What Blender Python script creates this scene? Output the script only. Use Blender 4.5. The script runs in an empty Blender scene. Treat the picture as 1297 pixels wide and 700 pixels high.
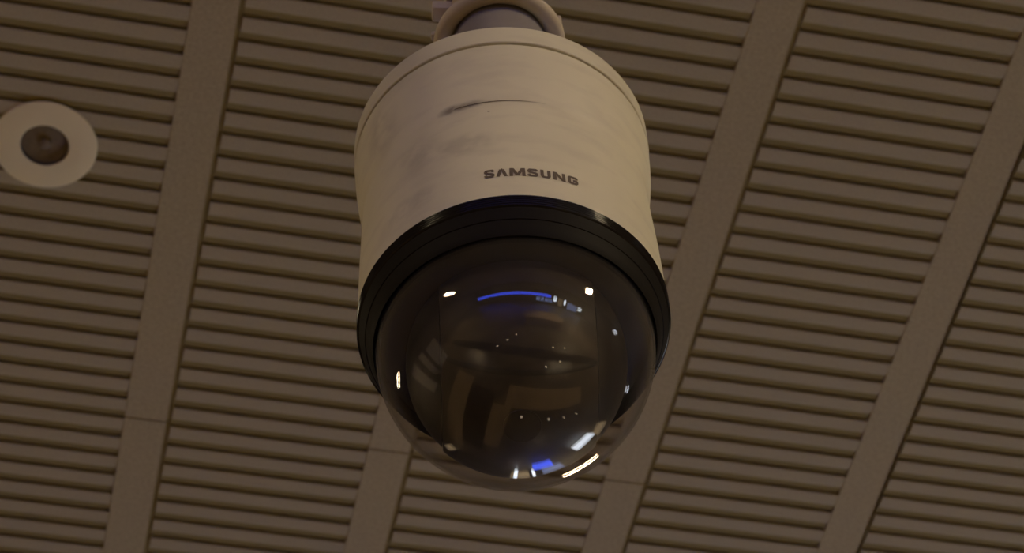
import bpy, bmesh, math, random
from mathutils import Vector, Matrix

random.seed(7)
SC = bpy.context.scene
COL = SC.collection
R = math.radians

# ------------------------------------------------------------------ camera, world, exposure
EYE = 1.6                                   # eye height of the photographer above the hall floor
cam_data = bpy.data.cameras.new('camera')
cam_data.sensor_width = 36.0
cam_data.lens = 89.17
cam_data.dof.use_dof = True
cam_data.dof.focus_distance = 1.53
cam_data.dof.aperture_fstop = 24.0
cam_data.clip_start = 0.05
cam_data.clip_end = 200
cam = bpy.data.objects.new('camera', cam_data)
COL.objects.link(cam)
cam.matrix_world = (Matrix.Translation((0, 0, EYE)) @ Matrix.Rotation(R(-15.553), 4, 'Z')
                    @ Matrix.Rotation(R(142.034), 4, 'X') @ Matrix.Rotation(R(-4.2293), 4, 'Z'))
SC.camera = cam

world = bpy.data.worlds.new('hall_world')
SC.world = world
world.use_nodes = True
world.node_tree.nodes['Background'].inputs[0].default_value = (1.0, 0.78, 0.55, 1)
world.node_tree.nodes['Background'].inputs[1].default_value = 0.01

SC.view_settings.view_transform = 'Standard'
SC.view_settings.look = 'None'
SC.view_settings.gamma = 1.0
SC.view_settings.use_curve_mapping = False
SC.view_settings.exposure = 0.0
SC.cycles.use_denoising = True
SC.cycles.max_bounces = 10
SC.cycles.transparent_max_bounces = 16
SC.cycles.caustics_reflective = False
SC.cycles.caustics_refractive = False
SC.cycles.sample_clamp_indirect = 60.0

LAMP = 98.0                                 # radiance of the lamp diffusers
LAMP_COL = (1.0, 0.78, 0.47)

# ------------------------------------------------------------------ materials
def mat(name, col, rough=0.6, spec=0.4, noise=None, bump=None, metal=0.0):
    """noise = (scale, amount, second colour), bump = (scale, strength)"""
    m = bpy.data.materials.new(name)
    m.use_nodes = True
    nt = m.node_tree
    b = nt.nodes['Principled BSDF']
    b.inputs['Base Color'].default_value = (*col, 1)
    b.inputs['Roughness'].default_value = rough
    b.inputs['Specular IOR Level'].default_value = spec
    b.inputs['Metallic'].default_value = metal
    tc = nt.nodes.new('ShaderNodeTexCoord')
    if noise:
        sc, amt, c2 = noise
        n = nt.nodes.new('ShaderNodeTexNoise')
        n.inputs['Scale'].default_value = sc
        n.inputs['Detail'].default_value = 6
        n.inputs['Roughness'].default_value = 0.65
        nt.links.new(tc.outputs['Object'], n.inputs['Vector'])
        r = nt.nodes.new('ShaderNodeMapRange')
        r.inputs[1].default_value = 0.35
        r.inputs[2].default_value = 0.7
        r.inputs[3].default_value = 0
        r.inputs[4].default_value = amt
        nt.links.new(n.outputs[0], r.inputs[0])
        mx = nt.nodes.new('ShaderNodeMix')
        mx.data_type = 'RGBA'
        mx.inputs[6].default_value = (*col, 1)
        mx.inputs[7].default_value = (*c2, 1)
        nt.links.new(r.outputs[0], mx.inputs[0])
        nt.links.new(mx.outputs[2], b.inputs['Base Color'])
    if bump:
        n2 = nt.nodes.new('ShaderNodeTexNoise')
        n2.inputs['Scale'].default_value = bump[0]
        n2.inputs['Detail'].default_value = 4
        nt.links.new(tc.outputs['Object'], n2.inputs['Vector'])
        bp = nt.nodes.new('ShaderNodeBump')
        bp.inputs['Strength'].default_value = bump[1]
        bp.inputs['Distance'].default_value = 0.001
        nt.links.new(n2.outputs[0], bp.inputs['Height'])
        nt.links.new(bp.outputs[0], b.inputs['Normal'])
    return m

def emit(name, col, strength):
    m = bpy.data.materials.new(name)
    m.use_nodes = True
    nt = m.node_tree
    nt.nodes.clear()
    e = nt.nodes.new('ShaderNodeEmission')
    e.inputs[0].default_value = (*col, 1)
    e.inputs[1].default_value = strength
    o = nt.nodes.new('ShaderNodeOutputMaterial')
    nt.links.new(e.outputs[0], o.inputs[0])
    return m

def clear_dome_material(name, tint, haze):
    """thin clear plastic: Schlick reflection over straight-through transmission"""
    m = bpy.data.materials.new(name)
    m.use_nodes = True
    nt = m.node_tree
    nt.nodes.clear()
    N = nt.nodes.new
    L = nt.links.new
    geo = N('ShaderNodeNewGeometry')
    dot = N('ShaderNodeVectorMath'); dot.operation = 'DOT_PRODUCT'
    L(geo.outputs['Normal'], dot.inputs[0]); L(geo.outputs['Incoming'], dot.inputs[1])
    ab = N('ShaderNodeMath'); ab.operation = 'ABSOLUTE'; L(dot.outputs['Value'], ab.inputs[0])
    inv = N('ShaderNodeMath'); inv.operation = 'SUBTRACT'; inv.inputs[0].default_value = 1.0; L(ab.outputs[0], inv.inputs[1])
    pw = N('ShaderNodeMath'); pw.operation = 'POWER'; pw.inputs[1].default_value = 5.0; L(inv.outputs[0], pw.inputs[0])
    fr = N('ShaderNodeMath'); fr.operation = 'MULTIPLY_ADD'; fr.inputs[1].default_value = 0.96; fr.inputs[2].default_value = 0.04
    L(pw.outputs[0], fr.inputs[0])
    tr = N('ShaderNodeBsdfTransparent'); tr.inputs[0].default_value = (*tint, 1)
    df = N('ShaderNodeBsdfDiffuse'); df.inputs[0].default_value = (0.6, 0.56, 0.5, 1)
    tc = N('ShaderNodeTexCoord')
    ns = N('ShaderNodeTexNoise'); ns.inputs['Scale'].default_value = 60; ns.inputs['Detail'].default_value = 8
    L(tc.outputs['Object'], ns.inputs['Vector'])
    hz = N('ShaderNodeMath'); hz.operation = 'MULTIPLY'; hz.inputs[1].default_value = haze * 2
    L(ns.outputs[0], hz.inputs[0])
    m1 = N('ShaderNodeMixShader'); L(hz.outputs[0], m1.inputs[0]); L(tr.outputs[0], m1.inputs[1]); L(df.outputs[0], m1.inputs[2])
    gl = N('ShaderNodeBsdfGlossy'); gl.inputs['Roughness'].default_value = 0.0
    m2 = N('ShaderNodeMixShader'); L(fr.outputs[0], m2.inputs[0]); L(m1.outputs[0], m2.inputs[1]); L(gl.outputs[0], m2.inputs[2])
    o = N('ShaderNodeOutputMaterial'); L(m2.outputs[0], o.inputs[0])
    return m

def housing_material():
    """aged off-white plastic with the smudges and dirt marks seen on the case"""
    m = mat('aged_white_plastic', (0.60, 0.555, 0.405), 0.42, 0.35, None, (260, 0.06))
    nt = m.node_tree
    b = nt.nodes['Principled BSDF']
    tc = next(n for n in nt.nodes if n.type == 'TEX_COORD')
    def noise(scale, detail, lo, hi, stretch=None):
        src = tc.outputs['Object']
        if stretch:
            mp = nt.nodes.new('ShaderNodeMapping')
            mp.inputs['Scale'].default_value = stretch[0]
            mp.inputs['Rotation'].default_value = stretch[1]
            nt.links.new(src, mp.inputs[0]); src = mp.outputs[0]
        n = nt.nodes.new('ShaderNodeTexNoise')
        n.inputs['Scale'].default_value = scale
        n.inputs['Detail'].default_value = detail
        nt.links.new(src, n.inputs['Vector'])
        r = nt.nodes.new('ShaderNodeMapRange')
        r.inputs[1].default_value = lo; r.inputs[2].default_value = hi
        nt.links.new(n.outputs[0], r.inputs[0])
        return r.outputs[0]
    def spot(c, rad, soft, sc=(1, 1, 1), rot=(0, 0, 0)):
        mp = nt.nodes.new('ShaderNodeMapping')
        mp.vector_type = 'TEXTURE'
        mp.inputs['Location'].default_value = c
        mp.inputs['Scale'].default_value = sc
        mp.inputs['Rotation'].default_value = rot
        nt.links.new(tc.outputs['Object'], mp.inputs[0])
        ln = nt.nodes.new('ShaderNodeVectorMath'); ln.operation = 'LENGTH'
        nt.links.new(mp.outputs[0], ln.inputs[0])
        r = nt.nodes.new('ShaderNodeMapRange')
        r.inputs[1].default_value = rad + soft; r.inputs[2].default_value = rad
        nt.links.new(ln.outputs['Value'], r.inputs[0])
        return r.outputs[0]
    def mul(a, c):
        k = nt.nodes.new('ShaderNodeMath'); k.operation = 'MULTIPLY'
        nt.links.new(a, k.inputs[0])
        if isinstance(c, (int, float)):
            k.inputs[1].default_value = c
        else:
            nt.links.new(c, k.inputs[1])
        return k.outputs[0]
    cur = None
    def layer(fac, col):
        nonlocal cur
        mx = nt.nodes.new('ShaderNodeMix'); mx.data_type = 'RGBA'
        if cur is None:
            mx.inputs[6].default_value = (0.60, 0.555, 0.405, 1)
        else:
            nt.links.new(cur, mx.inputs[6])
        mx.inputs[7].default_value = (*col, 1)
        nt.links.new(fac, mx.inputs[0])
        cur = mx.outputs[2]
    layer(mul(noise(9, 4, 0.42, 0.72), 0.30), (0.42, 0.385, 0.28))
    layer(mul(noise(26, 6, 0.5, 0.75, ((1, 1, 3), (0.3, 0.2, 0))), 0.28), (0.36, 0.31, 0.26))
    for c, rad, soft, sc, amt in STAINS:
        layer(mul(mul(spot(c, rad, soft, sc), noise(70, 5, 0.35, 0.6)), amt), (0.20, 0.17, 0.13))
    nt.links.new(cur, b.inputs['Base Color'])
    return m

# ------------------------------------------------------------------ mesh helpers
def link(name, me, m=None, parent=None):
    o = bpy.data.objects.new(name, me)
    COL.objects.link(o)
    if m is not None:
        for k in (m if isinstance(m, (list, tuple)) else [m]):
            me.materials.append(k)
    if parent is not None:
        o.parent = parent
    return o

def empty(name, loc, parent=None):
    o = bpy.data.objects.new(name, None)
    o.empty_display_size = 0.05
    COL.objects.link(o)
    o.location = loc
    if parent is not None:
        o.parent = parent
    return o

def tag(o, label=None, cat=None, group=None, kind=None):
    if label: o['label'] = label
    if cat: o['category'] = cat
    if group: o['group'] = group
    if kind: o['kind'] = kind
    return o

def finish(bm, name, smooth=None):
    bmesh.ops.recalc_face_normals(bm, faces=bm.faces[:])
    me = bpy.data.meshes.new(name)
    bm.to_mesh(me); bm.free()
    if smooth is not None:
        me.polygons.foreach_set('use_smooth', [True] * len(me.polygons))
        me.set_sharp_from_angle(angle=R(smooth))
    return me

def box_into(bm, x0, x1, y0, y1, z0, z1):
    v = [bm.verts.new(p) for p in ((x0, y0, z0), (x1, y0, z0), (x1, y1, z0), (x0, y1, z0),
                                   (x0, y0, z1), (x1, y0, z1), (x1, y1, z1), (x0, y1, z1))]
    for f in ((0, 3, 2, 1), (4, 5, 6, 7), (0, 1, 5, 4), (1, 2, 6, 5), (2, 3, 7, 6), (3, 0, 4, 7)):
        bm.faces.new([v[i] for i in f])

def box(x0, x1, y0, y1, z0, z1, bevel=0, name='box', seg=1):
    bm = bmesh.new()
    box_into(bm, x0, x1, y0, y1, z0, z1)
    if bevel:
        bmesh.ops.bevel(bm, geom=bm.edges[:], offset=bevel, segments=seg, affect='EDGES', profile=0.6)
    return finish(bm, name)

def lathe(profile, seg=128, name='lathe', smooth=30, closed=False):
    """profile = [(radius, z)], turned about z; radius 0 makes a pole"""
    bm = bmesh.new()
    rings = []
    for r, z in profile:
        if r < 1e-7:
            rings.append([bm.verts.new((0, 0, z))])
        else:
            rings.append([bm.verts.new((r * math.cos(2 * math.pi * i / seg), r * math.sin(2 * math.pi * i / seg), z)) for i in range(seg)])
    pairs = list(zip(rings[:-1], rings[1:]))
    if closed:
        pairs.append((rings[-1], rings[0]))
    for a, c in pairs:
        if len(a) == 1 and len(c) == 1:
            continue
        for i in range(seg):
            j = (i + 1) % seg
            if len(a) == 1:
                bm.faces.new((a[0], c[j], c[i]))
            elif len(c) == 1:
                bm.faces.new((a[i], a[j], c[0]))
            else:
                bm.faces.new((a[i], a[j], c[j], c[i]))
    return finish(bm, name, smooth)

# ------------------------------------------------------------------ numbers taken from the photograph
CEIL = EYE + 3.2                 # lower face of the ceiling slats
PER, U0, BAND_W = 0.40982, 0.0986, 0.0695      # spacing and width of the flat strips
PITCH, JOINT = 0.042816, 2.8073                 # slat spacing and the joint between two rows of panels
ROW = 28 * PITCH                                # length of one panel
DOME = Vector((0.27254, 0.98376, EYE + 1.23205))
R_DOME = 0.08852
DL = Vector((-0.0855, 2.283, CEIL))             # recessed downlight

# direction from the dome to the camera, flattened: the side of the case that faces us
toward = Vector((-DOME.x, -DOME.y, 0)).normalized()
side = Vector((0.97735, -0.2116, 0)).normalized()     # picture right, level
PHI0 = math.atan2(toward.y, toward.x)

def on_case(deg, r, z):          # a point on the case; deg counts to the picture's right from the side facing us
    a = PHI0 + R(deg)
    return Vector((r * math.cos(a), r * math.sin(a), z))

STAINS = [
    (on_case(-17, .0965, .1385), .0022, .004, (2.2, 2.2, .9), .9),     # dark smear at the crease
    (on_case(-10, .0965, .1390), .0018, .004, (2.5, 2.5, .8), .6),
    (on_case(-14, .0975, .094), .010, .012, (1.2, 1.2, .7), .32),      # grey smudge
    (on_case(-33, .0975, .105), .008, .012, (1.0, 1.0, 1.2), .28),
    (on_case(-3.6, .0965, .1275), .0007, .0004, (1, 1, 1), 1.6),       # black speck
    (on_case(-52, .100, .165), .008, .014, (1, 1, 1.6), .3),
    (on_case(-38, .098, .055), .006, .012, (1.6, 1.6, .7), .35),
]

# ------------------------------------------------------------------ palette
M_SLAT = mat('painted_slat_face', (0.475, 0.405, 0.235), 0.75, 0.12, (300, 0.6, (0.31, 0.258, 0.143)), (420, 0.25))
M_STRIP = mat('painted_metal_strip', (0.49, 0.41, 0.22), 0.7, 0.12, (200, 0.7, (0.30, 0.25, 0.122)), (300, 0.25))
M_RECESS = mat('recess_shade_ochre', (0.28, 0.22, 0.078), 0.85, 0.1, (30, 0.3, (0.24, 0.183, 0.066)))  # darker and yellower than the slat face: groove shade put into the colour
M_DARKGAP = mat('dark_panel_tray', (0.26, 0.20, 0.10), 0.85, 0.1)
M_SLAB = mat('ceiling_plaster', (0.34, 0.28, 0.2), 0.85, 0.1, (3, 0.3, (0.28, 0.22, 0.16)))
M_CASE = housing_material()
M_RING = mat('black_ring_plastic', (0.010, 0.008, 0.006), 0.14, 0.2)
M_MATTE = mat('matte_black_plastic', (0.011, 0.009, 0.006), 0.6, 0.08)
M_BLACK = mat('black_inner_plastic', (0.010, 0.008, 0.006), 0.5, 0.2)
M_BLACK2 = mat('dark_brown_inner_plastic', (0.022, 0.017, 0.011), 0.55, 0.2)
M_PIPE = mat('grey_painted_pipe', (0.22, 0.195, 0.175), 0.6, 0.2, (30, 0.4, (0.16, 0.14, 0.125)))
M_CUP = mat('beige_mount_cup', (0.52, 0.44, 0.31), 0.6, 0.2, (40, 0.5, (0.38, 0.32, 0.22)))
M_PRINT = mat('grey_brown_print', (0.115, 0.09, 0.068), 0.6, 0.2)
M_TRIM = mat('white_trim_ring', (0.83, 0.73, 0.40), 0.55, 0.2, (25, 0.2, (0.75, 0.65, 0.35)))
M_CUPDARK = mat('bronze_reflector', (0.06, 0.045, 0.03), 0.45, 0.4, (120, 0.4, (0.04, 0.03, 0.02)))
M_LENS = mat('lamp_lens_glass', (0.25, 0.20, 0.11), 0.5, 0.15, (110, 0.6, (0.17, 0.125, 0.065)))
M_DOME = clear_dome_material('clear_dome_plastic', (0.95, 0.93, 0.90), 0.012)
M_DIFF = emit('lamp_diffuser', LAMP_COL, LAMP)
M_DIFF_BRIGHT = emit('bright_lamp_diffuser', (1.0, 0.80, 0.50), LAMP * 2.9)
M_DIFF_SIDE = emit('side_lamp_diffuser', LAMP_COL, LAMP * 1.6)
M_LAMPBODY = mat('lamp_body_metal', (0.5, 0.48, 0.44), 0.5, 0.4)
M_FLOOR = mat('polished_brown_floor', (0.115, 0.09, 0.06), 0.35, 0.4, (1.2, 0.5, (0.11, 0.085, 0.06)))
M_INLAY = mat('tan_floor_inlay', (0.42, 0.30, 0.17), 0.4, 0.4, (3, 0.3, (0.34, 0.24, 0.13)))
M_DARKINLAY = mat('dark_carpet', (0.03, 0.026, 0.022), 0.9, 0.1, (40, 0.4, (0.02, 0.017, 0.015)))
M_WALL = mat('brown_wall', (0.17, 0.13, 0.095), 0.8, 0.2, (1.5, 0.4, (0.12, 0.09, 0.065)))
M_BLUE = emit('blue_light_band', (0.05, 0.10, 1.0), 8)
M_BLUESCR = emit('blue_screen', (0.06, 0.12, 1.0), 10)
M_SHOP = emit('lit_shop_window', (0.75, 0.85, 1.0), 14)
M_SHOPBLUE = emit('dim_blue_shop_window', (0.28, 0.38, 0.75), 3.2)
M_WHITEBOX = emit('white_light_box', (0.80, 0.88, 1.0), 11)
M_WARMSCR = emit('warm_window_and_wall_glow', (1.0, 0.72, 0.4), 1.6)
M_SPOT = emit('small_spot', (1.0, 0.85, 0.6), 7)
M_CREAM = mat('cream_panel', (0.82, 0.72, 0.57), 0.6, 0.3)
M_TAN = mat('tan_counter', (0.36, 0.26, 0.16), 0.5, 0.3)

# ------------------------------------------------------------------ the setting
HX0, HX1, HY0, HY1 = -14.0, 14.0, -15.0, 17.0
# ceiling slab with an opening for the downlight
bm = bmesh.new()
zs0, zs1, ho = CEIL + 0.022, CEIL + 0.14, 0.048
for x0, x1, y0, y1 in ((HX0, DL.x - ho, HY0, HY1), (DL.x + ho, HX1, HY0, HY1),
                       (DL.x - ho, DL.x + ho, HY0, DL.y - ho), (DL.x - ho, DL.x + ho, DL.y + ho, HY1)):
    box_into(bm, x0, x1, y0, y1, zs0, zs1)
ceiling = link('ceiling', finish(bm, 'ceiling'), M_SLAB)
tag(ceiling, 'brown suspended ceiling of slatted panels between flat strips', kind='structure')

GROOVE = 0.0124                               # depth of the grooves between slats
S0, S1 = 0.19 * PITCH, 1.115 * PITCH           # a slat within its pitch
GAPR, GAPL = 0.0085, 0.0003                   # open gap on the two sides of a strip

def slat_bm(bm, x0, x1, y0, y1):
    """one slat along x: flat face with a crisp edge, easing into a thinner tongue with groove shade in its ochre colour, then an open slit"""
    w = y1 - y0
    prof = [(y0 + .0004, .0120), (y0 + .0001, .0010), (y0 + .0010, 0.0), (y0 + w * .46, 0.0), (y0 + w * .56, .0005), (y0 + w * .66, .0022),
            (y0 + w * .74, .0036), (y0 + w * .95, .0042), (y1, .0050), (y1, .0120)]
    a = [bm.verts.new((x0, y, z)) for y, z in prof]
    c = [bm.verts.new((x1, y, z)) for y, z in prof]
    for i in range(len(prof) - 1):
        f = bm.faces.new((a[i], c[i], c[i + 1], a[i + 1]))
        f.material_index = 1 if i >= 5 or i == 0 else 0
    bm.faces.new((a[-1], c[-1], c[0], a[0]))
    bm.faces.new(a); bm.faces.new(c[::-1])

BAY_X0, BAY_X1 = BAND_W + GAPR - .0005, PER - GAPL
bm = bmesh.new(); slat_bm(bm, BAY_X0, BAY_X1, S0, S1)
ME_SLAT = finish(bm, 'slat', 40); [ME_SLAT.materials.append(q) for q in (M_SLAT, M_RECESS)]
# all slats of a panel in one mesh, for the panels around the picture
bm = bmesh.new()
for n in range(28):
    slat_bm(bm, BAY_X0, BAY_X1, S0 + n * PITCH, S1 + n * PITCH)
ME_SLATS = finish(bm, 'slats', 40); [ME_SLATS.materials.append(q) for q in (M_SLAT, M_RECESS)]
ME_PANEL = box(BAND_W + .001, PER - .0004, .0018, ROW - .0018, GROOVE - .0002, GROOVE + .0045, 0, 'panel')
ME_PANEL.materials.append(M_DARKGAP)
ME_STRIP = box(0, BAND_W, .0014, ROW - .0014, -.0004, GROOVE + .004, .0008, 'strip')
ME_STRIP.materials.append(M_STRIP)
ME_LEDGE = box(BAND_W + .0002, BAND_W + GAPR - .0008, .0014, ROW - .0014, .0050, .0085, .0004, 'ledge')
ME_LEDGE.materials.append(M_RECESS)

DL_HOLE = 0.042
PHASE = {-1: -.06, 0: .03, 1: .05, 2: .05, 3: 0.0}    # the grooves of neighbouring panels do not line up exactly
def put_panel(k, j, detailed):
    off = PHASE.get(k, 0.05) * PITCH
    org = Vector((U0 + k * PER, JOINT + j * ROW + (0 if k < 3 else +2.83 * PITCH), CEIL))
    has_light = org.x + BAY_X0 < DL.x < org.x + BAY_X1 and org.y < DL.y < org.y + ROW
    if has_light:                                   # the panel is cut around the downlight
        b2 = bmesh.new()
        lx, ly, h = DL.x - org.x, DL.y - org.y, 0.048
        for x0, x1, y0, y1 in ((BAND_W + .001, lx - h, .0018, ROW - .0018), (lx + h, PER - .0004, .0018, ROW - .0018),
                               (lx - h, lx + h, .0018, ly - h), (lx - h, lx + h, ly + h, ROW - .0018)):
            box_into(b2, x0, x1, y0, y1, GROOVE - .0002, GROOVE + .0045)
        p = link('ceiling_panel', finish(b2, 'panel_cut'), M_DARKGAP, ceiling)
    else:
        p = link('ceiling_panel', ME_PANEL, None, ceiling)
    p.location = org
    s = link('flat_strip', ME_STRIP, None, ceiling); s.location = org
    if k < 3:
        link('ledge', ME_LEDGE, None, s)
    if not detailed:
        q = link('slats', ME_SLATS, None, p); q['kind'] = 'stuff'
        return
    n0, n1 = detailed
    for n in range(28):
        if not n0 <= n < n1:
            continue
        yc = org.y + n * PITCH + off + .5 * (S0 + S1)
        dy = abs(yc - DL.y)
        if has_light and dy - .0192 < DL_HOLE:
            w = max(.012, math.sqrt(DL_HOLE ** 2 - max(0, dy - .0192) ** 2))
            for x0, x1 in ((BAY_X0, DL.x - w - org.x), (DL.x + w - org.x, BAY_X1)):
                b3 = bmesh.new(); slat_bm(b3, x0, x1, S0, S1)
                t = link('slat', finish(b3, 'slat_cut', 40), (M_SLAT, M_RECESS), p)
                t.location = (0, n * PITCH + off, 0)
            continue
        t = link('slat', ME_SLAT, None, p)
        t.location = (0, n * PITCH + off, 0)
    rest = [n for n in range(28) if not n0 <= n < n1]
    if rest:
        b4 = bmesh.new()
        for n in rest:
            slat_bm(b4, BAY_X0, BAY_X1, S0 + n * PITCH + off, S1 + n * PITCH + off)
        q = link('slats', finish(b4, 'slats_rest', 40), (M_SLAT, M_RECESS), p); q['kind'] = 'stuff'

for j in range(-4, 3):
    for k in range(-5, 8):
        if k == 3 and j in (-1, 0):
            put_panel(k, j, (0, 28) if j == -1 else (0, 5))
        elif -1 <= k <= 2 and j == -1:
            put_panel(k, j, (4, 28))
        elif -1 <= k <= 2 and j == 0:
            put_panel(k, j, (0, 9))
        else:
            put_panel(k, j, None)

floor = link('floor', box(HX0, HX1, HY0, HY1, -0.2, 0.0, 0, 'floor'), M_FLOOR)
tag(floor, 'polished dark brown floor of the hall below the camera', kind='structure')
for x0, x1, y0, y1, m, nm in ((-3.2, -1.9, 0.6, 7.2, M_INLAY, 'floor_inlay'), (-0.2, 3.4, 0.42, 1.35, M_INLAY, 'floor_inlay'),
                              (-0.65, 0.05, 1.36, 4.2, M_INLAY, 'floor_inlay'), (-1.88, -0.67, 0.9, 5.5, M_DARKINLAY, 'carpet_inlay'),
                              (-6.5, 6.5, -1.6, -1.0, M_DARKINLAY, 'carpet_inlay')):
    link(nm, box(x0, x1, y0, y1, 0.0, 0.006, 0, nm), m, floor)

WT = 0.2
for nm, b in (('wall_back', (HX0 - WT, HX1 + WT, HY0 - WT, HY0)), ('wall_front', (HX0 - WT, HX1 + WT, HY1, HY1 + WT)),
              ('wall_left', (HX0 - WT, HX0, HY0, HY1)), ('wall_right', (HX1, HX1 + WT, HY0, HY1))):
    w = link(nm, box(b[0], b[1], b[2], b[3], -0.2, CEIL + 0.14, 0, nm), M_WALL)
    tag(w, 'brown wall at the %s end of the hall' % nm[5:], kind='structure')

# ------------------------------------------------------------------ the dome camera
cam_obj = empty('security_camera', DOME)
tag(cam_obj, 'off-white hanging security camera with a clear dome, on a ceiling drop pole', 'camera')

# case: lathe profile measured on the silhouette
case_prof = [(.0880, .0305), (.0984, .0300), (.0990, .0310), (.0992, .036), (.0990, .060), (.0984, .085), (.0974, .110), (.0965, .130),
             (.0963, .1382), (.0966, .1390), (.0978, .1480), (.0992, .1580), (.1004, .1690), (.1012, .1810), (.1015, .1900), (.1016, .1972), (.1013, .1980),
             (.1000, .1981), (.0990, .1985), (.0990, .2006), (0.060, .2006)]
case = link('case', lathe(case_prof, 160, 'case', 28), M_CASE, cam_obj)
lid_prof = [(0.0, .2006), (.0990, .2004), (.1016, .2005), (.1022, .2011), (.1022, .2170), (.1014, .2195), (.0990, .2210), (.070, .2235), (.045, .2250), (0.0, .2250)]
# thin dark line drawn along the crease
bm = bmesh.new()
rows = []
for i in range(33):
    d_ = -17 + 36 * i / 32
    hw_ = .00034 * (1 - (i / 32) ** 2) + .00003
    rows.append([bm.verts.new(on_case(d_, .0965 + .00015, .1384 + sg * hw_)) for sg in (-1, 1)])
for a, c in zip(rows[:-1], rows[1:]):
    bm.faces.new((a[0], c[0], c[1], a[1]))
crease_ob = link('crease_line', finish(bm, 'crease_line'), M_PRINT, cam_obj)
crease_ob['label'] = 'thin dark line curving along the crease'
link('lid', lathe(lid_prof, 160, 'lid', 30), M_CASE, cam_obj)

# black threaded ring between case and dome
ring_prof = [(.0870, .0300), (.0996, .0300)]
for i in range(5):                              # fine threads round the outer wall
    zt = .0298 - i * .0021
    for u in range(6):
        ring_prof.append((.0992 + .0010 * math.sin(math.pi * u / 6), zt - .0021 * u / 6))
ring_prof += [(.0990, .0193), (.0988, .0192), (.0960, .0192), (.0960, .0240), (.0870, .0240)]
link('threaded_ring', lathe(ring_prof, 160, 'threaded_ring', 40), M_RING, cam_obj)
cone_prof = [(.0986, .0191), (.0984, .0186), (.0950, .0120), (.0944, .0119), (.0925, .0062), (.0915, .0036), (.0899, .0014), (.0893, .0022), (.0893, .0191)]
link('dome_collar', lathe(cone_prof, 160, 'dome_collar', 30, True), M_MATTE, cam_obj)

# clear dome: hemisphere with a wall, open at the top
n = 48
outer = [(R_DOME * math.cos(a), -R_DOME * math.sin(a)) for a in [math.pi / 2 * i / n for i in range(n)]] + [(0, -R_DOME)]
Ri = R_DOME - .0014
inner = [(0, -Ri)] + [(Ri * math.cos(a), -Ri * math.sin(a)) for a in [math.pi / 2 * i / n for i in range(n - 1, -1, -1)]]
link('dome', lathe([(R_DOME, .016)] + outer + inner + [(Ri, .016)], 160, 'dome', 60, True), M_DOME, cam_obj)
for k in cam_obj.children:
    if k.name == 'dome':
        k['label'] = 'clear glossy plastic dome'

# inside the dome: liner, pan carriage and the ball with the lens
link('liner', lathe([(.0, .0295), (.0868, .0295), (.0868, .0270), (.0850, .0080), (.0700, .0040), (.0, .0040)], 96, 'liner', 30), M_BLACK, cam_obj)

def ball_slice(x0, x1, r, n=40, m=96):
    """the part of a sphere between two upright planes, turned about the picture-right axis"""
    bm_ = bmesh.new()
    rings = []
    xs = [x0 + (x1 - x0) * i / n for i in range(n + 1)]
    for x in xs:
        q = math.sqrt(max(r * r - x * x, 0))
        if q < 1e-5:
            rings.append([bm_.verts.new((x, 0, 0))])
        else:
            rings.append([bm_.verts.new((x, q * math.cos(2 * math.pi * i / m), q * math.sin(2 * math.pi * i / m))) for i in range(m)])
    for a, c in zip(rings[:-1], rings[1:]):
        for i in range(m):
            j = (i + 1) % m
            if len(a) == 1: bm_.faces.new((a[0], c[j], c[i]))
            elif len(c) == 1: bm_.faces.new((a[i], a[j], c[0]))
            else: bm_.faces.new((a[i], a[j], c[j], c[i]))
    for q in (rings[0], rings[-1]):
        if len(q) > 1: bm_.faces.new(q)
    return finish(bm_, 'ball_slice', 35)

ROTS = math.atan2(side.y, side.x)
RB = .0710
ball = link('camera_ball', ball_slice(-.0475, .0475, RB), M_BLACK2, cam_obj)
ball.location = (0, 0, -.0135); ball.rotation_euler = (0, 0, ROTS)
for sg in (-1, 1):
    arm = link('yoke_arm', ball_slice(min(sg * .0480, sg * .0695), max(sg * .0480, sg * .0695), .0695), M_BLACK, cam_obj)
    arm.location = (0, 0, -.0135); arm.rotation_euler = (0, 0, ROTS)

# seam of the tilting shell: part of a circle on the ball
Minv = Matrix.Rotation(-ROTS, 3, 'Z')
p1, p2, p3 = [Minv @ Vector(q) for q in ((-.0539, -.0277, -.0370), (-.0065, -.0410, -.0576), (.0522, -.0408, -.0256))]
nrm = (p2 - p1).cross(p3 - p1).normalized()
dist = nrm.dot(p1)
if dist < 0: nrm, dist = -nrm, -dist
cr = math.sqrt(max(RB * RB - dist * dist, 1e-6))
ex = (p2 - nrm * dist).normalized(); ey = nrm.cross(ex)
bm = bmesh.new()
prev = None
pts = []
for i in range(-60, 61):
    a = math.pi * i / 60
    c = nrm * dist + (ex * math.cos(a) + ey * math.sin(a)) * cr
    if abs(c.x) < .0468: pts.append((i, c))
run = [q for q in pts if abs(q[0]) <= 40]
for i, c in run:
    o_ = c.normalized(); tw = o_.cross(nrm).cross(o_).normalized()
    ring = [bm.verts.new(c + o_ * .0003 + tw * .0018), bm.verts.new(c + o_ * .0007), bm.verts.new(c + o_ * .0003 - tw * .0018), bm.verts.new(c - o_ * .0008)]
    if prev and i - prev[0] == 1:
        for k in range(4): bm.faces.new((prev[1][k], prev[1][(k + 1) % 4], ring[(k + 1) % 4], ring[k]))
    prev = (i, ring)
link('shell_seam', finish(bm, 'shell_seam', 60), M_BLACK, ball)

# lens window low on the ball
lens = link('lens', lathe([(0, .0704), (.0110, .0700), (.0116, .0703), (.0122, .0696), (.0122, .060), (0, .060)], 64, 'lens', 30), M_BLACK2, ball)
lens.rotation_euler = (R(172), 0, 0)

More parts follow.
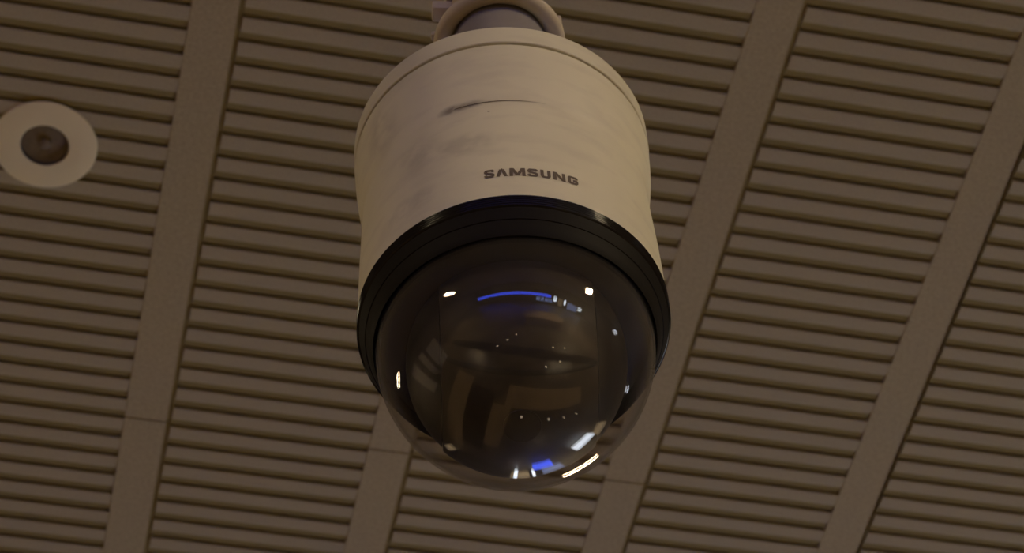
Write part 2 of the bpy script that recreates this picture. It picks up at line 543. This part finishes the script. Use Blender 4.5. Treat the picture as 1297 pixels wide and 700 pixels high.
# drop pipe, mount cup, pole and lugs above the lid
neck = side * .0045
def lift(o): o.location = neck; return o
lift(link('drop_pipe', lathe([(.0, .2240), (.0380, .2240), (.0380, .2290), (.0350, .2320), (.0350, .3600), (0, .3600)], 96, 'drop_pipe', 30), M_PIPE, cam_obj))
lift(link('mount_flange', lathe([(.0356, .3560), (.0380, .3525), (.0420, .3510), (.0455, .3515), (.0480, .3530), (.0490, .3555), (.0484, .3585), (.0440, .3620), (.0345, .3720), (.0345, .4060), (.0325, .4060), (.0325, .3600)], 96, 'mount_flange', 50, True), M_CUP, cam_obj))
ztop = CEIL - DOME.z
link('ceiling_pole', lathe([(.0, .4055), (.0345, .4062), (.0345, ztop - .012), (.075, ztop - .010), (.075, ztop - .0006), (0, ztop - .0006)], 64, 'ceiling_pole', 30), M_CUP, cam_obj)
for deg, z, w, r_ in ((-84, .401, .0065, .0490), (-89, .373, .0032, .0505), (86, .372, .0060, .0480)):
    p = on_case(deg, (r_ + .033) / 2, z) + neck
    h_ = (r_ - .033) / 2
    lg = link('lug', box(-h_, h_, -w, w, -w * .8, w * .8, .0018, 'lug', 2), M_CUP, cam_obj)
    lg.location = p; lg.rotation_euler = (0, 0, PHI0 + R(deg))

# printed lettering on the case: strokes laid on the curved wall
STROKES = {   # centre lines in a unit box (x right, y up)
    'S': [[(.90, .74), (.80, .87), (.22, .87), (.12, .74), (.14, .63), (.28, .55), (.72, .45), (.86, .37), (.88, .26), (.78, .13), (.20, .13), (.10, .27)]],
    'V': [[(.12, .0), (.42, .90)], [(.42, .90), (.58, .90)], [(.58, .90), (.88, .0)]],
    'M': [[(.10, .0), (.12, 1.0)], [(.17, .95), (.50, .10)], [(.50, .10), (.83, .95)], [(.88, 1.0), (.90, .0)]],
    'U': [[(.13, 1.0), (.13, .26), (.25, .12), (.75, .12), (.87, .26), (.87, 1.0)]],
    'N': [[(.12, .0), (.12, 1.0)], [(.18, .94), (.82, .06)], [(.88, 1.0), (.88, .0)]],
    'G': [[(.90, .72), (.80, .87), (.22, .87), (.11, .74), (.11, .26), (.22, .13), (.78, .13), (.88, .24), (.88, .46), (.55, .46)]],
}
case_pts = sorted((z, r) for r, z in case_prof[2:9])
def case_r(z):
    for (za, ra), (zb, rb) in zip(case_pts[:-1], case_pts[1:]):
        if za <= z <= zb: return ra + (rb - ra) * (z - za) / (zb - za)
    return .098
TXT_Z, TXT_H = 0.0504, 0.0086
letters = [('S', 614, 626.5), ('V', 629.5, 643.5), ('M', 646.5, 667), ('S', 670, 683), ('U', 687, 699), ('N', 703, 718), ('G', 722, 734)]
AX = 637.5
bm = bmesh.new()
for ch, xa, xb in letters:
    aa, ab = [math.degrees(math.asin((x - AX) / 206)) for x in (xa, xb)]
    wmm = R(ab - aa) * .098
    hx = .0021 / wmm / 2; hy = .0019 / TXT_H / 2
    for line in STROKES[ch]:
        for (ax_, ay), (bx_, by) in zip(line[:-1], line[1:]):
            dx, dy = (bx_ - ax_) * wmm, (by - ay) * TXT_H
            ln = math.hypot(dx, dy); nx, ny = -dy / ln, dx / ln
            ext = .0004 if len(line) > 2 else 0
            q = []
            for ss in range(4):
                t = ss / 3
                e = (-ext if ss == 0 else ext if ss == 3 else 0)
                hw = .00105
                cx_, cy_ = ax_ * wmm + dx * t + dx / ln * e, ay * TXT_H + dy * t + dy / ln * e
                row = []
                for sg in (-1, 1):
                    u, v = cx_ + nx * hw * sg, cy_ + ny * hw * sg
                    v = min(max(v, 0), TXT_H)
                    z = TXT_Z + v
                    row.append(bm.verts.new(on_case(aa + math.degrees(u / .098), case_r(z) + .00025, z)))
                q.append(row)
            for a, c in zip(q[:-1], q[1:]):
                bm.faces.new((a[0], c[0], c[1], a[1]))
lt = link('lettering', finish(bm, 'lettering'), M_PRINT, cam_obj)
lt['label'] = 'grey-brown capital letters printed on the case'

# ------------------------------------------------------------------ recessed downlight in the ceiling
dl = empty('recessed_downlight', DL)
tag(dl, 'unlit round recessed downlight with a broad cream trim ring in the slatted ceiling', 'light')
link('trim_ring', lathe([(.0362, -.0020), (.0375, -.0036), (.0420, -.0042), (.0760, -.0036), (.0788, -.0026), (.0795, -.0010), (.0795, -.0002), (.0362, -.0002)], 96, 'trim_ring', 30, True), M_TRIM, dl)
link('collar', lathe([(.0361, -.0030), (.0354, -.0024), (.0352, .0030), (.0361, .0030)], 96, 'collar', 30, True), M_CUPDARK, dl)
bowl = [(.0351, .0028)]
for i in range(1, 12):
    a_ = math.pi / 2 * i / 12
    r_, z_ = .0335 * math.cos(a_), .0028 + .0062 * math.sin(a_)
    bowl += [(r_ + .0004, z_ - .0010), (r_, z_)]
bowl += [(0, .0090), (0, .0300), (.0351, .0300)]
link('reflector', lathe(bowl, 96, 'reflector', 18), M_LENS, dl)
link('bulb', lathe([(0, -.0030), (.0040, -.0026), (.0044, -.0012), (.0062, -.0010), (.0082, .0002), (.0096, .0030), (.0104, .0088), (0, .0088)], 48, 'bulb', 30), M_LENS, dl)

# ------------------------------------------------------------------ lamps of the hall (mirrored in the dome)
def luminaire(loc, rotz, label, ln=1.8, wd=.50, glow=None):
    t = empty('ceiling_luminaire', loc)
    t.rotation_euler = (0, 0, rotz)
    tag(t, label, 'light')
    bmf = bmesh.new()
    for x0, x1, y0, y1 in ((-ln / 2, ln / 2, -wd / 2, -wd / 2 + .02), (-ln / 2, ln / 2, wd / 2 - .02, wd / 2),
                           (-ln / 2, -ln / 2 + .02, -wd / 2 + .02, wd / 2 - .02), (ln / 2 - .02, ln / 2, -wd / 2 + .02, wd / 2 - .02)):
        box_into(bmf, x0, x1, y0, y1, -.05, -.0005)
    link('frame', finish(bmf, 'lamp_frame'), M_LAMPBODY, t)
    link('diffuser', box(-ln / 2 + .021, ln / 2 - .021, -wd / 2 + .021, wd / 2 - .021, -.075, -.002, .01, 'diffuser', 2), glow or M_DIFF, t)
    return t
ZL = CEIL + .020
luminaire((-6.64, -3.0, ZL), R(60), 'glowing ceiling lamp mirrored in the dome left of the blue band', 1.8, .50, M_DIFF_SIDE)
luminaire((5.04, -4.26, ZL), R(-50), 'glowing ceiling lamp mirrored in the dome right of the blue band', 1.9, .55, M_DIFF_BRIGHT)
luminaire((4.05, 7.18, ZL), R(-30), 'long glowing ceiling lamp mirrored as a streak at the lower right rim of the dome', 1.5, .34, M_DIFF_SIDE)
luminaire((-5.43, 5.81, ZL), R(45), 'glowing ceiling lamp mirrored at the left rim of the dome', 1.1, .40)

def wall_lamp(loc, label):
    t = empty('wall_lamp', loc)
    tag(t, label, 'light')
    link('bracket', box(-.12, -.0005, -.10, .10, -.05, .05, .01, 'bracket'), M_LAMPBODY, t)
    link('shade', box(-.26, -.121, -.45, .45, -.20, .20, .03, 'wall_lamp_shade', 2), M_WHITEBOX, t)
wall_lamp((HX1, 4.9, 3.7), 'white wall lamp on the right wall, mirrored low at the right rim of the dome')
wall_lamp((HX1, -4.0, 4.0), 'white wall lamp on the right wall, mirrored high at the right rim of the dome')

# lit shop fronts behind the photographer and stands in front, all mirrored in the dome
bb = empty('blue_light_sign', (-4.6, HY0, 2.05))
tag(bb, 'long blue glowing band on the back wall, mirrored as an arc in the dome', 'sign')
link('back_box', box(-8.9, 8.9, .0005, .10, -.38, .38, .02, 'back_box'), M_LAMPBODY, bb)
link('light_face', box(-8.8, 8.8, .1005, .13, -.33, .33, .01, 'light_face'), M_BLUE, bb)

def shop_window(x0, x1, z0, z1, m, label, grid=2):
    t = empty('shop_window', ((x0 + x1) / 2, HY0, z0))
    tag(t, label, 'window', 'lit shop windows on the back wall')
    w = (x1 - x0) / 2; h = z1 - z0
    link('lit_pane', box(-w + .03, w - .03, .0005, .05, .03, h - .03, 0, 'lit_pane'), m, t)
    bmf = bmesh.new()
    for q in ((-w, -w + .06, 0, h), (w - .06, w, 0, h), (-w + .06, w - .06, 0, .06), (-w + .06, w - .06, h - .06, h)):
        box_into(bmf, q[0], q[1], .0005, .09, q[2], q[3])
    for i in range(1, grid):
        x = -w + 2 * w * i / grid
        box_into(bmf, x - .06, x + .06, .051, .09, .06, h - .06)
    link('window_frame', finish(bmf, 'window_frame'), M_BLACK, t)
shop_window(1.0, 4.6, .5, 1.5, M_SHOPBLUE, 'dim blue shop window under the end of the blue band', 4)
shop_window(4.8, 5.6, 1.0, 2.4, M_SHOP, 'bright white shop window next to the blue band', 2)
shop_window(5.9, 7.0, .3, 2.2, M_WARMSCR, 'warm lit shop window between two white ones', 3)
shop_window(7.3, 7.9, .9, 2.3, M_SHOP, 'narrow white shop window near the middle of the back wall', 1)
shop_window(8.3, 11.2, .2, 2.0, M_SHOPBLUE, 'wide dim blue shop window near the right corner', 4)
shop_window(11.5, 12.8, 1.0, 2.2, M_SHOP, 'white shop window in the right corner of the back wall', 3)

ct = empty('display_counter', (1.3, -4.9, 0))
tag(ct, 'long tan display counter behind the photographer, mirrored in the middle of the dome', 'counter')
link('counter_body', box(-1.5, 1.5, -.9, .9, .0, .72, .02, 'counter_body'), M_TAN, ct)
link('counter_top', box(-1.6, 1.6, -1.0, 1.0, .7205, .78, .015, 'counter_top'), M_TAN, ct)

kp = empty('cream_partition', (-5.6, 3.4, 0))
tag(kp, 'leaning cream partition panels mirrored at the left of the dome', 'partition')
for i, (x, y, a, h) in enumerate(((0, 0, 20, 2.7), (-.35, -1.3, 55, 2.4), (-.1, -2.6, 5, 2.1))):
    pn = link('panel', box(-.05, .05, -.6, .6, 0, h, .01, 'partition_panel'), M_CREAM, kp)
    pn.location = (x, y, 0); pn.rotation_euler = (0, 0, R(a))

def stand(loc, rz, w, h, m, label, name='light_stand', cat='display'):
    t = empty(name, loc); t.rotation_euler = (0, 0, rz)
    tag(t, label, cat)
    link('foot', box(-w / 2 - .05, w / 2 + .05, -.2, .2, 0, .05, .01, 'foot'), M_BLACK, t)
    link('case', box(-w / 2, w / 2, -.05, .10, .0505, h, .01, 'stand_case'), M_LAMPBODY, t)
    link('lit_face', box(-w / 2 + .03, w / 2 - .03, -.08, -.0505, .08, h - .03, .005, 'lit_face'), m, t)
stand((3.0, 7.0, 0), R(-25), 1.15, 1.25, M_BLUESCR, 'glowing blue screen on a stand, mirrored at the bottom of the dome', 'blue_screen_stand')
stand((2.3, 10.6, 0), R(-13), .32, 2.3, M_WHITEBOX, 'tall white light box mirrored left of the blue screen')
stand((3.75, 11.0, 0), R(-18), .26, 2.2, M_WHITEBOX, 'tall white light box mirrored just beside the blue screen')
stand((5.6, 11.4, 0), R(-25), 1.8, 1.9, M_SHOPBLUE, 'wide dim light box behind the blue screen')
stand((5.3, 5.4, 0), R(-44), 1.5, 1.1, M_WHITEBOX, 'wide white light box right of the blue screen')
stand((7.6, 5.6, 0), R(-54), 1.3, 1.3, M_WARMSCR, 'warm glowing box right of the wide white light box')
stand((3.2, 13.0, 0), R(-14), 1.6, 2.2, M_WARMSCR, 'wide glowing panel added for a warm lit wall between and behind the two tall white light boxes')  # added emitter, glows in place of a lit wall
stand((-3.4, 10.5, 0), R(18), .8, 1.2, M_WARMSCR, 'glowing panel added for a warm lit wall, mirrored at the lower left of the dome')  # another added emitter for light falling on a warm wall

for x, y in ((-1.42, -1.43), (-1.0, -2.0), (-.6, -2.6), (2.03, -.97), (1.7, -1.9), (2.6, -2.0), (1.2, -.6), (3.2, 1.9), (1.6, 1.8), (2.4, 1.9), (.5, 1.7)):
    fl = link('floor_spot', lathe([(0, .0075), (.035, .0075), (.05, .0062), (.05, .0066), (.036, .010), (0, .010)], 20, 'floor_spot', 40), M_SPOT, floor)
    fl.location = (x, y, .0)
